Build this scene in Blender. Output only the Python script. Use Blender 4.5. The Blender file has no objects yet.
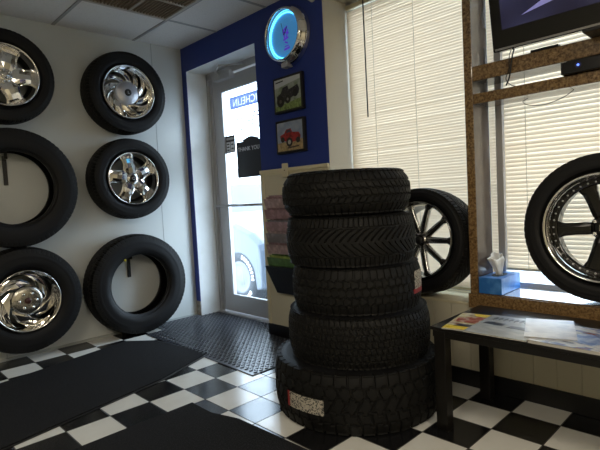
import bpy, math, random
import numpy as np
from mathutils import Matrix, Vector
PI = math.pi
SC = bpy.context.scene
COL = SC.collection
rng = np.random.default_rng(7)

# ------------------------------------------------------------------ camera, world, lights, exposure
CR = Vector((0.6962528, 0.7158961, -0.0521998)); CU = Vector((-0.0061551, 0.0786742, 0.9968814)); CD = Vector((-0.7177702, 0.6937602, -0.0591835))
cam = bpy.data.cameras.new('camera'); camo = bpy.data.objects.new('camera', cam); COL.objects.link(camo)
camo.matrix_world = Matrix(((CR.x, CU.x, -CD.x, 3.726890), (CR.y, CU.y, -CD.y, -2.268947), (CR.z, CU.z, -CD.z, 1.010267), (0, 0, 0, 1)))
cam.sensor_width = 36; cam.lens = 479.6460 / 600 * 36; cam.clip_start = .02
SC.camera = camo
SC.view_settings.view_transform = 'Standard'
SC.view_settings.look = 'None'
SC.view_settings.gamma = 1
SC.view_settings.use_curve_mapping = False
SC.view_settings.exposure = 0.52

W = bpy.data.worlds.new('overcast_sky'); SC.world = W; W.use_nodes = True
bg = W.node_tree.nodes['Background']
bg.inputs[0].default_value = (.72, .86, 1, 1); bg.inputs[1].default_value = 7.5

def portal(name, loc, sx, sy, rot):
    l = bpy.data.lights.new(name, 'AREA'); l.shape = 'RECTANGLE'; l.size = sx; l.size_y = sy; l.cycles.is_portal = True
    o = bpy.data.objects.new(name, l); o.location = loc; o.rotation_euler = rot; COL.objects.link(o)
portal('door_portal', (.54, .30, 1.06), .9, 2.1, (-PI/2, 0, 0))
portal('window_portal', (2.99, .33, 1.34), 2.62, 1.8, (-PI/2, 0, 0))
def room_lamp(loc, sx, sy, power, col):
    l = bpy.data.lights.new('ceiling_lamp', 'AREA'); l.shape = 'RECTANGLE'; l.size = sx; l.size_y = sy; l.energy = power; l.color = col
    o = bpy.data.objects.new('ceiling_lamp', l); o.location = loc; COL.objects.link(o)
room_lamp((3.2, -3.2, 2.30), 1.1, .5, 25, (1, .89, .72))
room_lamp((5.0, -1.6, 2.30), 1.1, .5, 25, (1, .89, .72))

# ------------------------------------------------------------------ materials
def mat(name, col, rough=.5, metal=0, spec=.5, bump=None, noise=None, emis=None, coat=0, trans=0):
    m = bpy.data.materials.new(name); m.use_nodes = True
    nt = m.node_tree; b = nt.nodes['Principled BSDF']
    b.inputs['Base Color'].default_value = (*col, 1); b.inputs['Roughness'].default_value = rough
    b.inputs['Metallic'].default_value = metal; b.inputs['Specular IOR Level'].default_value = spec
    b.inputs['Coat Weight'].default_value = coat
    if coat: b.inputs['Coat Roughness'].default_value = .06
    tc = nt.nodes.new('ShaderNodeTexCoord')
    if noise:                                   # (scale, colour2, contrast lo, hi)
        n = nt.nodes.new('ShaderNodeTexNoise'); n.inputs['Scale'].default_value = noise[0]; n.inputs['Detail'].default_value = 5
        nt.links.new(tc.outputs['Object'], n.inputs['Vector'])
        r = nt.nodes.new('ShaderNodeValToRGB'); r.color_ramp.elements[0].position = noise[2]; r.color_ramp.elements[1].position = noise[3]
        r.color_ramp.elements[0].color = (*col, 1); r.color_ramp.elements[1].color = (*noise[1], 1)
        nt.links.new(n.outputs['Fac'], r.inputs['Fac']); nt.links.new(r.outputs['Color'], b.inputs['Base Color'])
    if bump:
        n = nt.nodes.new('ShaderNodeTexNoise'); n.inputs['Scale'].default_value = bump[0]; n.inputs['Detail'].default_value = 3
        nt.links.new(tc.outputs['Object'], n.inputs['Vector'])
        p = nt.nodes.new('ShaderNodeBump'); p.inputs['Strength'].default_value = bump[1]; p.inputs['Distance'].default_value = .004
        nt.links.new(n.outputs['Fac'], p.inputs['Height']); nt.links.new(p.outputs['Normal'], b.inputs['Normal'])
    if emis:
        b.inputs['Emission Color'].default_value = (*emis[0], 1); b.inputs['Emission Strength'].default_value = emis[1]
    return m

M = {}
M['blue'] = mat('blue_wall_paint', (.015, .038, .25), .45, bump=(90, .08))
M['cream'] = mat('cream_wall_paint', (.60, .56, .43), .5, bump=(60, .08))
M['cap'] = mat('cream_trim_paint', (.66, .60, .42), .4)
M['white'] = mat('white_wall_panel', (.67, .70, .69), .35, bump=(40, .05), noise=(1.5, (.62, .64, .62), .35, .7))
M['reveal'] = mat('white_reveal_paint', (.78, .80, .80), .45, noise=(6, (.70, .71, .69), .45, .75))
M['beige'] = mat('beige_reveal_paint', (.50, .47, .40), .6)
M['black_gloss'] = mat('black_cove_base', (.008, .008, .009), .3)
M['seam'] = mat('panel_joint', (.42, .44, .43), .5)
M['ceil'] = mat('ceiling_tile', (.76, .74, .72), .9, bump=(220, .5), noise=(120, (.62, .60, .58), .55, .75))
M['tee'] = mat('ceiling_grid_shadow_grey', (.34, .34, .34), .5)  # white tees darkened to grey: shadow gaps along the grid painted into the strips
M['grille'] = mat('vent_grille_tan', (.22, .17, .12), .6)
M['tan'] = mat('vent_frame', (.45, .42, .38), .5)
M['alu'] = mat('aluminium_frame', (.50, .50, .51), .35, metal=.45)
M['alu_d'] = mat('dark_aluminium', (.16, .16, .17), .4, metal=.6)
M['rubber'] = mat('tire_rubber', (.0048, .0046, .0042), .62, spec=.28, bump=(300, .15))
M['rubber_side'] = mat('tire_sidewall_rubber', (.0060, .0060, .0068), .55, spec=.28, bump=(200, .08))
M['chrome'] = mat('chrome', (.80, .79, .77), .09, metal=1)
M['chrome_d'] = mat('dark_chrome', (.62, .60, .57), .22, metal=1)
M['barrel'] = mat('wheel_barrel_metal', (.10, .10, .10), .3, metal=1)
M['gloss_black'] = mat('gloss_black_alloy', (.004, .004, .004), .14, spec=.4, coat=.2)
M['cap_black'] = mat('black_plastic', (.012, .012, .013), .35)
M['emblem'] = mat('silver_emblem', (.5, .5, .52), .3, metal=.6)
M['yellow'] = mat('yellow_cap', (.75, .65, .05), .4)
M['blind'] = None
M['cord'] = mat('blind_cord', (.52, .48, .40), .7)
M['wand'] = mat('dark_wand', (.05, .045, .04), .4)
M['table'] = mat('black_brown_table', (.007, .006, .005), .3, spec=.3)
M['tv'] = mat('tv_plastic', (.008, .008, .009), .18)
M['silver'] = mat('silver_strip', (.4, .4, .42), .3, metal=.8)
M['wire'] = mat('black_wire', (.01, .01, .01), .5)
M['paper'] = mat('tissue_paper', (.85, .84, .80), .9)
M['bluebox'] = mat('blue_printed_card', (.03, .16, .50), .35, noise=(18, (.10, .30, .68), .45, .7))
M['sidewalk'] = mat('concrete', (.30, .30, .29), .9, noise=(3, (.25, .25, .24), .4, .7))
M['car'] = mat('silver_car_paint', (.085, .105, .135), .4, coat=.3)
M['car_pale'] = mat('pale_car_paint', (.30, .31, .33), .4, coat=.3)
M['hub_grey'] = mat('hubcap_grey', (.16, .17, .19), .4)
M['carglass'] = mat('car_glass', (.05, .06, .07), .1)
M['carrubber'] = mat('car_tire_rubber', (.035, .040, .048), .7)
M['white_paint'] = mat('white_lettering', (.85, .85, .85), .6)
M['sign_black'] = mat('black_sign', (.018, .020, .028), .5)
M['sign_txt'] = mat('white_sign_text', (.75, .78, .82), .6)

M['grey_print'] = mat('grey_print', (.35, .37, .40), .7)
M['frame_black'] = mat('black_picture_frame', (.012, .011, .012), .35)
M['label_white'] = mat('label_paper', (.50, .46, .38), .6, noise=(160, (.05, .05, .05), .50, .56))
M['label_red'] = mat('label_red', (.30, .02, .02), .5)

def blind_mat(name, col, t):
    m = bpy.data.materials.new(name); m.use_nodes = True; nt = m.node_tree; nt.nodes.clear()
    out = nt.nodes.new('ShaderNodeOutputMaterial'); mix = nt.nodes.new('ShaderNodeMixShader')
    d = nt.nodes.new('ShaderNodeBsdfPrincipled'); d.inputs['Base Color'].default_value = (*col, 1); d.inputs['Roughness'].default_value = .45
    tr = nt.nodes.new('ShaderNodeBsdfTranslucent'); tr.inputs['Color'].default_value = (col[0], col[1]*.97, col[2]*.90, 1)
    mix.inputs[0].default_value = t
    nt.links.new(d.outputs[0], mix.inputs[1]); nt.links.new(tr.outputs[0], mix.inputs[2]); nt.links.new(mix.outputs[0], out.inputs[0])
    return m
M['blind'] = blind_mat('cream_blind_slat', (.88, .755, .60), .145)

M['banner'] = blind_mat('faded_blue_banner', (.30, .37, .58), .75)
M['letter_white'] = blind_mat('white_window_lettering', (.85, .88, .92), .8)
M['haze_print'] = blind_mat('grey_window_print', (.07, .08, .11), .6)

def glass_mat(name, tint, refl):
    m = bpy.data.materials.new(name); m.use_nodes = True; nt = m.node_tree; nt.nodes.clear()
    out = nt.nodes.new('ShaderNodeOutputMaterial'); mix = nt.nodes.new('ShaderNodeMixShader')
    a = nt.nodes.new('ShaderNodeBsdfTransparent'); a.inputs[0].default_value = (*tint, 1)
    g = nt.nodes.new('ShaderNodeBsdfGlossy'); g.inputs['Roughness'].default_value = .02
    f = nt.nodes.new('ShaderNodeLayerWeight'); f.inputs[0].default_value = .5
    pw = nt.nodes.new('ShaderNodeMath'); pw.operation = 'POWER'; pw.inputs[1].default_value = 5
    mm = nt.nodes.new('ShaderNodeMath'); mm.operation = 'MULTIPLY_ADD'; mm.inputs[1].default_value = .9*refl; mm.inputs[2].default_value = .04*refl
    nt.links.new(f.outputs['Facing'], pw.inputs[0]); nt.links.new(pw.outputs[0], mm.inputs[0]); nt.links.new(mm.outputs[0], mix.inputs[0])
    nt.links.new(a.outputs[0], mix.inputs[1]); nt.links.new(g.outputs[0], mix.inputs[2]); nt.links.new(mix.outputs[0], out.inputs[0])
    return m
M['glass'] = glass_mat('door_glass', (.92, .95, .97), 1)

def floor_mat():
    m = bpy.data.materials.new('checkered_tile'); m.use_nodes = True; nt = m.node_tree; b = nt.nodes['Principled BSDF']
    N = nt.nodes.new; L = nt.links.new
    tc = N('ShaderNodeTexCoord'); s = N('ShaderNodeSeparateXYZ'); L(tc.outputs['Object'], s.inputs[0])
    T = .2032
    def math_(op, a, b_=None):
        n = N('ShaderNodeMath'); n.operation = op
        for i, v in enumerate((a, b_)):
            if v is None: continue
            if isinstance(v, (int, float)): n.inputs[i].default_value = v
            else: L(v, n.inputs[i])
        return n.outputs[0]
    fx = math_('DIVIDE', math_('SUBTRACT', s.outputs[0], 1.6307 - 20*T), T)
    fy = math_('DIVIDE', math_('SUBTRACT', s.outputs[1], -.9819 - 40*T), T)
    par = math_('MODULO', math_('ADD', math_('FLOOR', fx), math_('FLOOR', fy)), 2)      # 0 white, 1 black
    def edge(v):
        fr = math_('FRACT', v); return math_('LESS_THAN', math_('MINIMUM', fr, math_('SUBTRACT', 1, fr)), .013)
    gr = math_('MAXIMUM', edge(fx), edge(fy))
    nz = N('ShaderNodeTexNoise'); nz.inputs['Scale'].default_value = 9; nz.inputs['Detail'].default_value = 6; L(tc.outputs['Object'], nz.inputs['Vector'])
    wr = N('ShaderNodeValToRGB'); wr.color_ramp.elements[0].color = (.70, .69, .64, 1); wr.color_ramp.elements[1].color = (.82, .81, .77, 1)
    L(nz.outputs['Fac'], wr.inputs['Fac'])
    mx = N('ShaderNodeMix'); mx.data_type = 'RGBA'; L(par, mx.inputs[0]); L(wr.outputs[0], mx.inputs[6]); mx.inputs[7].default_value = (.010, .010, .011, 1)
    mg = N('ShaderNodeMix'); mg.data_type = 'RGBA'; L(gr, mg.inputs[0]); L(mx.outputs[2], mg.inputs[6]); mg.inputs[7].default_value = (.035, .032, .028, 1)
    L(mg.outputs[2], b.inputs['Base Color'])
    L(math_('ADD', math_('MULTIPLY', gr, .5), math_('ADD', .13, math_('MULTIPLY', nz.outputs['Fac'], .14))), b.inputs['Roughness'])
    bp = N('ShaderNodeBump'); bp.inputs['Strength'].default_value = .5; bp.inputs['Distance'].default_value = .002; bp.invert = True
    L(gr, bp.inputs['Height']); L(bp.outputs[0], b.inputs['Normal'])
    return m
M['tile'] = floor_mat()

def laminate():
    m = bpy.data.materials.new('brown_granite_laminate'); m.use_nodes = True; nt = m.node_tree; b = nt.nodes['Principled BSDF']
    tc = nt.nodes.new('ShaderNodeTexCoord')
    v = nt.nodes.new('ShaderNodeTexNoise'); v.inputs['Scale'].default_value = 95; v.inputs['Detail'].default_value = 6; v.inputs['Roughness'].default_value = .7
    nt.links.new(tc.outputs['Object'], v.inputs['Vector'])
    r = nt.nodes.new('ShaderNodeValToRGB'); e = r.color_ramp.elements
    e[0].position = .36; e[0].color = (.085, .046, .018, 1); e[1].position = .66; e[1].color = (.36, .235, .105, 1)
    k = e.new(.5); k.color = (.21, .125, .052, 1)
    nt.links.new(v.outputs['Fac'], r.inputs['Fac']); nt.links.new(r.outputs[0], b.inputs['Base Color'])
    b.inputs['Roughness'].default_value = .2; b.inputs['Coat Weight'].default_value = 1; b.inputs['Coat Roughness'].default_value = .06
    return m
M['lam'] = laminate()
M['lam_face'] = mat('dark_brown_laminate_face', (.10, .075, .06), .2, noise=(12, (.12, .09, .07), .4, .7), coat=.5)

def carpet():
    m = mat('black_carpet', (.011, .011, .012), .95, spec=.15, noise=(170, (.034, .034, .036), .48, .68), bump=(420, .9))
    return m
M['carpet'] = carpet()
M['mat_edge'] = mat('mat_rubber_edge', (.014, .014, .015), .5)
M['mat_rubber'] = mat('grey_rubber_mat', (.030, .033, .042), .28)

# ------------------------------------------------------------------ mesh helpers
class MB:
    def __init__(s): s.v = []; s.f = []; s.mi = []; s.sm = []
    def add(s, verts, faces, mi=0, smooth=False):
        o = len(s.v); s.v.extend([tuple(map(float, p)) for p in verts])
        for f in faces: s.f.append(tuple(i + o for i in f)); s.mi.append(mi); s.sm.append(smooth)
        return s
    def box(s, a, b, mi=0):
        (x0, y0, z0), (x1, y1, z1) = a, b
        x0, x1 = min(x0, x1), max(x0, x1); y0, y1 = min(y0, y1), max(y0, y1); z0, z1 = min(z0, z1), max(z0, z1)
        return s.add([(x0,y0,z0),(x1,y0,z0),(x1,y1,z0),(x0,y1,z0),(x0,y0,z1),(x1,y0,z1),(x1,y1,z1),(x0,y1,z1)],
                     [(0,3,2,1),(4,5,6,7),(0,1,5,4),(1,2,6,5),(2,3,7,6),(3,0,4,7)], mi)
    def prism(s, poly, z0, z1, mi=0):
        n = len(poly)
        return s.add([(x, y, z0) for x, y in poly] + [(x, y, z1) for x, y in poly],
                     [tuple(range(n-1, -1, -1)), tuple(range(n, 2*n))] + [(i, (i+1) % n, n+(i+1) % n, n+i) for i in range(n)], mi)
    def lathe(s, prof, n=64, mi=0, smooth=True, closed=False):
        # prof: (radius, z); axis z
        a = np.linspace(0, 2*PI, n, endpoint=False); m = len(prof)
        v = [(r*math.cos(t), r*math.sin(t), z) for t in a for r, z in prof]
        f = []
        for i in range(n):
            j = (i+1) % n
            for k in range(m if closed else m-1):
                l = (k+1) % m
                f.append((i*m+k, j*m+k, j*m+l, i*m+l))
        return s.add(v, f, mi, smooth)
    def tube(s, pts, r, n=8, mi=0):
        pts = [Vector(p) for p in pts]; v = []; f = []
        for i, p in enumerate(pts):
            d = (pts[min(i+1, len(pts)-1)] - pts[max(i-1, 0)]).normalized()
            a = d.orthogonal().normalized() if i == 0 else (a - d*a.dot(d)).normalized()
            b = d.cross(a); rr = r[i] if isinstance(r, (list, tuple)) else r
            v += [tuple(p + (a*math.cos(t) + b*math.sin(t))*rr) for t in [2*PI*k/n for k in range(n)]]
        for i in range(len(pts)-1):
            for k in range(n): f.append((i*n+k, i*n+(k+1) % n, (i+1)*n+(k+1) % n, (i+1)*n+k))
        f.append(tuple(range(n-1, -1, -1))); f.append(tuple(range((len(pts)-1)*n, len(pts)*n)))
        return s.add(v, f, mi, True)
    def xf(s, Mx):
        s.v = [tuple(Mx @ Vector(p)) for p in s.v]; return s
    def build(s, name, mats, parent=None, bevel=0, weld=False):
        me = bpy.data.meshes.new(name); me.from_pydata(s.v, [], s.f)
        for m in (mats if isinstance(mats, (list, tuple)) else [mats]): me.materials.append(m)
        me.polygons.foreach_set('material_index', s.mi); me.polygons.foreach_set('use_smooth', s.sm); me.update()
        o = bpy.data.objects.new(name, me); COL.objects.link(o)
        if parent: o.parent = parent; 
        if bevel:
            b = o.modifiers.new('bevel', 'BEVEL'); b.width = bevel; b.segments = 2; b.limit_method = 'ANGLE'
        return o
def tag(o, label=None, cat=None, group=None, kind=None):
    if label: o['label'] = label
    if cat: o['category'] = cat
    if group: o['group'] = group
    if kind: o['kind'] = kind
    return o
def empty(name, loc=(0, 0, 0), **k):
    o = bpy.data.objects.new(name, None); o.empty_display_size = .1; o.location = loc; COL.objects.link(o); return tag(o, **k)
def put(o, loc): o.location = loc; return o
def struct(o): o['kind'] = 'structure'; return o
def curved_poly(c, r, n, a0=0): return [(c[0]+r*math.cos(a0+2*PI*k/n), c[1]+r*math.sin(a0+2*PI*k/n)) for k in range(n)]
def text(name, body, size, m, Mx, parent=None, extrude=.0008, spacing=1.0, align='LEFT'):
    c = bpy.data.curves.new(name, 'FONT'); c.body = body; c.size = size; c.extrude = extrude; c.space_character = spacing; c.align_x = align
    c.resolution_u = 3
    o = bpy.data.objects.new(name, c); COL.objects.link(o)
    me = bpy.data.meshes.new_from_object(o); bpy.data.objects.remove(o)
    me.transform(Mx); me.materials.clear(); me.materials.append(m)
    o = bpy.data.objects.new(name, me); COL.objects.link(o)
    if parent: o.parent = parent
    return o

# ------------------------------------------------------------------ room shell
H = 2.338; RX = 6.2; RY = -5.0; D0 = .068; D1 = 1.007; DH = 2.132; WX0 = 1.678; WX1 = 4.30; WT = 2.245; SILL = .432; TH = .30
fl = MB(); fl.box((-.12, RY-.12, -.1), (RX+.12, TH, 0)); struct(fl.build('floor', M['tile']))
ce = MB(); ce.box((-.12, RY-.12, H), (RX+.12, TH, H+.1)); struct(ce.build('ceiling', M['ceil']))
g = MB()
for k in range(-1, 10):
    x = .553+.6*k
    if x > .02: g.box((x-.011, RY, H-.004), (x+.011, 0, H+.001))
for k in range(9):
    y = -.43-.605*k
    if y > RY: g.box((0, y-.011, H-.0045), (RX, y+.011, H+.001))
struct(g.build('trim_1', M['tee']))
w = MB(); w.box((-.12, RY-.12, 0), (0, TH, H)); struct(w.build('wall_left', M['white']))
w = MB(); w.box((RX, RY-.12, 0), (RX+.12, TH, H)); struct(w.build('wall_right', M['cream']))
w = MB(); w.box((0, RY-.12, 0), (RX, RY, H)); struct(w.build('wall_front', M['cream']))
s = MB()
s.box((-.0, -.2825, .02), (.0022, -.2775, H)); s.box((0, -1.5035, .02), (.0022, -1.4985, H))
struct(s.build('trim_2', M['seam']))
w = MB()
EPS = .0006
def wallbox(x0, x1, z0, z1, blue):
    w.box((x0, 0, z0), (x1, TH, z1), 1)
    if blue: w.box((x0, -.003, z0), (x1, 0, z1), 0)
wallbox(0, D0, 0, H, False); wallbox(D0, D1, DH, H, True); wallbox(D1, WX0, 0, H, False)
w.box((0, -.003, .13), (D0, 0, H), 0)
w.box((D1, -.003, 1.20), (WX0, 0, H), 0)
wallbox(WX0, WX1, WT, H, False); wallbox(WX0, WX1, 0, SILL-.012, False); wallbox(WX1, RX, 0, H, False)
w.build('wall_back', [M['blue'], M['reveal']]); struct(bpy.data.objects['wall_back'])
# window reveal lining (left side, beige) and sill
r = MB(); r.box((WX0-.001, .0, SILL), (WX0+.003, .24, WT)); r.box((WX0, 0, WT-.003), (WX1, .24, WT+.001)); struct(r.build('trim_3', M['beige']))
r = MB(); r.box((WX0, -.009, SILL-.014), (WX1, .30, SILL)); struct(r.build('window_sill', M['cap'], bevel=.003))
# wainscot boards below the windows and right of the door
wa = MB()
wa.box((D1-.002, -.008, .08), (1.30, 0, 1.19)); wa.box((1.304, -.008, .08), (WX0, 0, 1.19))
x = WX0
while x < RX:
    x1 = min(x+.101, RX); wa.box((x+.0015, -.008, .08), (x1-.0015, 0, SILL-.014 if x < WX1 else 1.19)); x = x1
wa.box((WX0, -.004, .08), (RX, 0, SILL-.016))
struct(wa.build('wall_panelling', M['cream']))
cp = MB(); cp.box((D1-.004, -.022, 1.188), (WX0, 0, 1.212)); cp.box((D1-.004, -.014, 1.172), (WX0, 0, 1.189)); struct(cp.build('trim_4', M['cap'], bevel=.003))
cp = MB(); cp.box((D1-.003, -.014, .08), (D1+.03, 0, 1.18)); struct(cp.build('trim_5', M['cap'], bevel=.002))
b = MB(); b.box((D1-.003, -.016, 0), (RX, 0, .086)); b.box((D1-.006, -.016, 0), (D1, .20, .086)); struct(b.build('baseboard_back', M['black_gloss'], bevel=.003))
b = MB(); b.box((0, RY, 0), (.010, -.002, .018)); struct(b.build('baseboard_left', M['seam']))
dj = MB(); dj.box((.001, -.006, 0), (D0, .0, .13)); struct(dj.build('trim_6', mat('worn_beige_base', (.42, .38, .32), .7, noise=(30, (.18, .15, .12), .45, .7)))) 
# wooden block on the cap rail
o = MB().box((1.262, -.034, 1.150), (1.318, -.022, 1.243)).build('wall_bracket', M['cap'], bevel=.004)
sc_ = MB().lathe([(0, .003), (.004, .003), (.005, 0)], 12).xf(Matrix.Translation((1.29, -.034, 1.195)) @ Matrix.Rotation(PI/2, 4, 'X')).build('screw', M['grille'], o)
tag(o, 'small cream painted block overlapping the cap rail of the cream panelling', 'bracket')

# ------------------------------------------------------------------ door
door = empty('door_1', (.54, .22, 0), kind='structure')
def dpart(name, boxes, m, bevel=.002, parent=door):
    mb = MB()
    for a, b_ in boxes: mb.box(a, b_)
    o = mb.build(name, m, None, bevel); o.data.transform(Matrix.Translation((-.54, -.22, 0))); o.parent = parent; return o
Y0, Y1 = .195, .275
dpart('door_frame', [((D0, Y0, 0), (D0+.028, Y1, DH)), ((D0+.028, Y0+.022, 0), (D0+.05, Y1, DH)), ((D1-.05, Y0, 0), (D1, Y1, DH)), ((D0, Y0, DH-.055), (D1, Y1, DH)), ((D0, Y0-.02, 0), (D1, Y1, .012))], M['alu'])
DX0, DX1 = D0+.056, D1-.056; DY0, DY1 = .222, .262
dpart('door_stile', [((DX0, DY0, .02), (DX0+.125, DY1, 2.07))], M['alu'])
dpart('door_stile', [((DX1-.085, DY0, .02), (DX1, DY1, 2.07))], M['alu'])
dpart('door_rail', [((DX0+.125, DY0, .02), (DX1-.085, DY1, .165))], M['alu'])
dpart('door_rail', [((DX0+.125, DY0, 1.955), (DX1-.085, DY1, 2.07))], M['alu'])
dpart('glazing_bead', [((DX0+.125, DY0-.004, .165), (DX0+.137, DY0+.02, 1.955)), ((DX1-.097, DY0-.004, .165), (DX1-.085, DY0+.02, 1.955)), ((DX0+.137, DY0-.004, .165), (DX1-.097, DY0+.02, .176)), ((DX0+.137, DY0-.004, 1.944), (DX1-.097, DY0+.02, 1.955))], M['alu'])
dpart('glass_pane', [((DX0+.125, .240, .165), (DX1-.085, .245, 1.955))], M['glass'], 0)
pb = MB(); pb.tube([(DX0+.04, .165, .965), (DX1-.03, .165, .965)], .011, 10); pb.tube([(DX0+.05, .225, .965), (DX0+.05, .165, .965)], .012, 10); pb.tube([(DX1-.04, .225, .965), (DX1-.04, .165, .965)], .012, 10)
o = pb.build('push_bar', M['alu']); o.data.transform(Matrix.Translation((-.54, -.22, 0))); o.parent = door
cl = dpart('door_closer', [((.20, .165, 2.035), (.46, .222, 2.095))], M['alu'], .006)
arm = MB(); arm.tube([(.30, .14, 2.10), (.47, .06, 2.105)], .008, 8); arm.tube([(.47, .06, 2.105), (.62, .19, 2.10)], .008, 8); arm.tube([(.30, .14, 2.09), (.30, .19, 2.06)], .012, 8)
o = arm.build('closer_arm', M['alu']); o.data.transform(Matrix.Translation((-.54, -.22, 0))); o.parent = cl

# signs on the door glass
sg = MB(); SX0, SX1 = .408, .80
pts = [(SX0, 1.195), (SX1, 1.195), (SX1, 1.495)] + [(SX1-.09 - (SX1-SX0-.18)*t, 1.495 + .034*math.sin(PI*t)**.7) for t in np.linspace(0, 1, 13)] + [(SX0, 1.495)]
sg.prism(pts, 0, .004); sg.xf(Matrix.Translation((0, .2375, 0)) @ Matrix.Rotation(PI/2, 4, 'X'))
o = sg.build('door_sign', M['sign_black']); tag(o, 'black sign reading THANK YOU stuck inside the glass door', 'sign')
RX90 = Matrix.Rotation(PI/2, 4, 'X')
text('lettering', 'THANK YOU', .049, M['sign_txt'], Matrix.Translation((SX0+.022, .2325, 1.415)) @ RX90, o)
sg = MB().box((.262, .2335, 1.418), (.390, .2375, 1.566)); o = sg.build('hours_sticker', M['sign_black'])
tag(o, 'small black and white opening sign sticker left of the larger black sign', 'sticker')
st = MB(); st.box((.272, .2320, 1.425), (.322, .2334, 1.512)); st.box((.330, .2320, 1.425), (.382, .2334, 1.512)); st.build('sticker_panel', M['sign_txt'], o)
st = MB()
for (x, z) in [(.28, 1.50), (.28, 1.475), (.28, 1.45), (.34, 1.495), (.34, 1.46)]: MB().box((x, .2312, z-.012), (x+.032, .2319, z)).build('sticker_mark', M['sign_black'], o)
st = MB()
for i in range(7): st.box((.276+.015*i, .2320, 1.530), (.285+.015*i, .2334, 1.550))
st.build('sticker_heading', M['sign_txt'], o)
bn = MB().box((.332, .2465, 1.782), (.80, .2480, 1.886)); o = bn.build('door_banner', M['banner'])
tag(o, 'faded blue tire brand banner on the door glass, its white letters read backwards', 'banner')
lm = text('lettering', 'MICHELIN', .088, M['letter_white'], Matrix.Translation((.775, .24725, 1.803)) @ Matrix.Rotation(PI, 4, 'Z') @ RX90, o, spacing=1.02, extrude=.0007)
ct = text('cutter', 'MICHELIN', .088, M['banner'], Matrix.Translation((.775, .24725, 1.803)) @ Matrix.Rotation(PI, 4, 'Z') @ RX90, spacing=1.02, extrude=.01)
bm_ = o.modifiers.new('cut', 'BOOLEAN'); bm_.operation = 'DIFFERENCE'; bm_.object = ct; bm_.solver = 'EXACT'
bpy.context.view_layer.update()
cut_me = bpy.data.meshes.new_from_object(o.evaluated_get(bpy.context.evaluated_depsgraph_get()))
o.modifiers.clear(); o.data = cut_me; bpy.data.objects.remove(ct)
t2 = MB()
t2r = random.Random(3)
hh = MB()
for i in range(11):
    z = 1.725-.030*i; wd = .10+.05*t2r.random() if i not in (0,) else .19
    x = .56-wd
    while x < .56+wd:
        l = t2r.uniform(.02, .05); hh.box((x, .2465, z-.011), (min(x+l, .56+wd), .2475, z)); x += l+.008
o = hh.build('hours_lettering', M['haze_print']); tag(o, 'column of small faded grey lettering on the door glass under the banner', 'lettering')

# ------------------------------------------------------------------ window frame, glass, blinds
wf = empty('window_1', ((WX0+WX1)/2, .26, SILL), kind='structure')
def wpart(name, boxes, m, bevel=.002):
    mb = MB()
    for a, b_ in boxes: mb.box(a, b_)
    o = mb.build(name, m, None, bevel); o.data.transform(Matrix.Translation((-(WX0+WX1)/2, -.26, -SILL))); o.parent = wf; return o
wpart('window_frame', [((WX0, .245, SILL), (WX0+.04, .29, WT)), ((WX1-.04, .245, SILL), (WX1, .29, WT)), ((WX0, .245, SILL), (WX1, .29, SILL+.045)), ((WX0, .262, SILL+.045), (WX1, .285, SILL+.075)), ((WX0, .245, WT-.05), (WX1, .29, WT))], M['alu'])
wpart('mullion', [((2.655, .195, SILL), (2.690, .29, WT))], M['alu'])
wpart('mullion', [((3.62, .245, SILL), (3.655, .29, WT))], M['alu'])
wpart('glass_pane', [((WX0+.04, .270, SILL+.045), (WX1-.04, .274, WT-.05))], M['glass'], 0)
def blind(x0, x1, zb, zt, pitch, tilt, label, yb, wand, cords):
    t = empty('window_blind', ((x0+x1)/2, yb, zb), label=label, cat='blind', group=None)
    cx = (x0+x1)/2
    hr = MB().box((x0-cx, -.014, zt-zb-.028), (x1-cx, .014, zt-zb)); hr.build('head_rail', M['cap'], t, .002)
    br = MB().box((x0-cx, -.010, 0), (x1-cx, .010, .014)); br.build('bottom_rail', M['cap'], t, .003)
    sl = MB(); z = .024; wv = pitch*.655; k = 0
    while z < zt-zb-.03:
        tt = tilt + rng.normal(0, .02)
        sec = []
        for a in (-1, -.5, 0, .5, 1):
            yy = a*wv; zz = .0018*(1-a*a)
            sec.append((yy*math.cos(tt)-zz*math.sin(tt), yy*math.sin(tt)+zz*math.cos(tt)))
        wob = rng.normal(0, .0006)
        v = [(x, p[0], z+p[1]+wob) for x in (x0-cx, x1-cx) for p in sec]
        sl.add(v, [(i, i+1, 6+i, 5+i) for i in range(4)], 0, True)
        z += pitch; k += 1
    o = sl.build('slats', M['blind'], t)
    for xc in cords:
        c = MB().box((xc-cx-.0012, -.0150, .004), (xc-cx+.0012, -.0138, zt-zb-.02)); c.build('lift_cord', M['cord'], t)
    if wand:
        c = MB().tube([(wand[0]-cx, -.022, zt-zb-.01), (wand[0]-cx+.004, -.024, wand[1]-zb)], .0042, 8); c.build('tilt_wand', M['wand'], t)
    return t
TILT = math.radians(76)
blind(1.692, 2.650, .446, 2.222, .0158, TILT, 'long closed cream slatted blind left of the brown laminate frame, behind the chrome-spoked wheel', .220, (1.842, 1.49), (1.90, 2.19, 2.50))
blind(2.690, 3.612, .575, 2.222, .0215, math.radians(70), 'cream slatted blind behind the television, ending above the sill', .222, None, (2.80, 3.15, 3.50))
blind(3.664, 4.270, .575, 2.222, .0215, math.radians(70), 'cream slatted blind furthest right, past the black-spoked wheel', .222, None, (3.78, 4.1))

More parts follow.
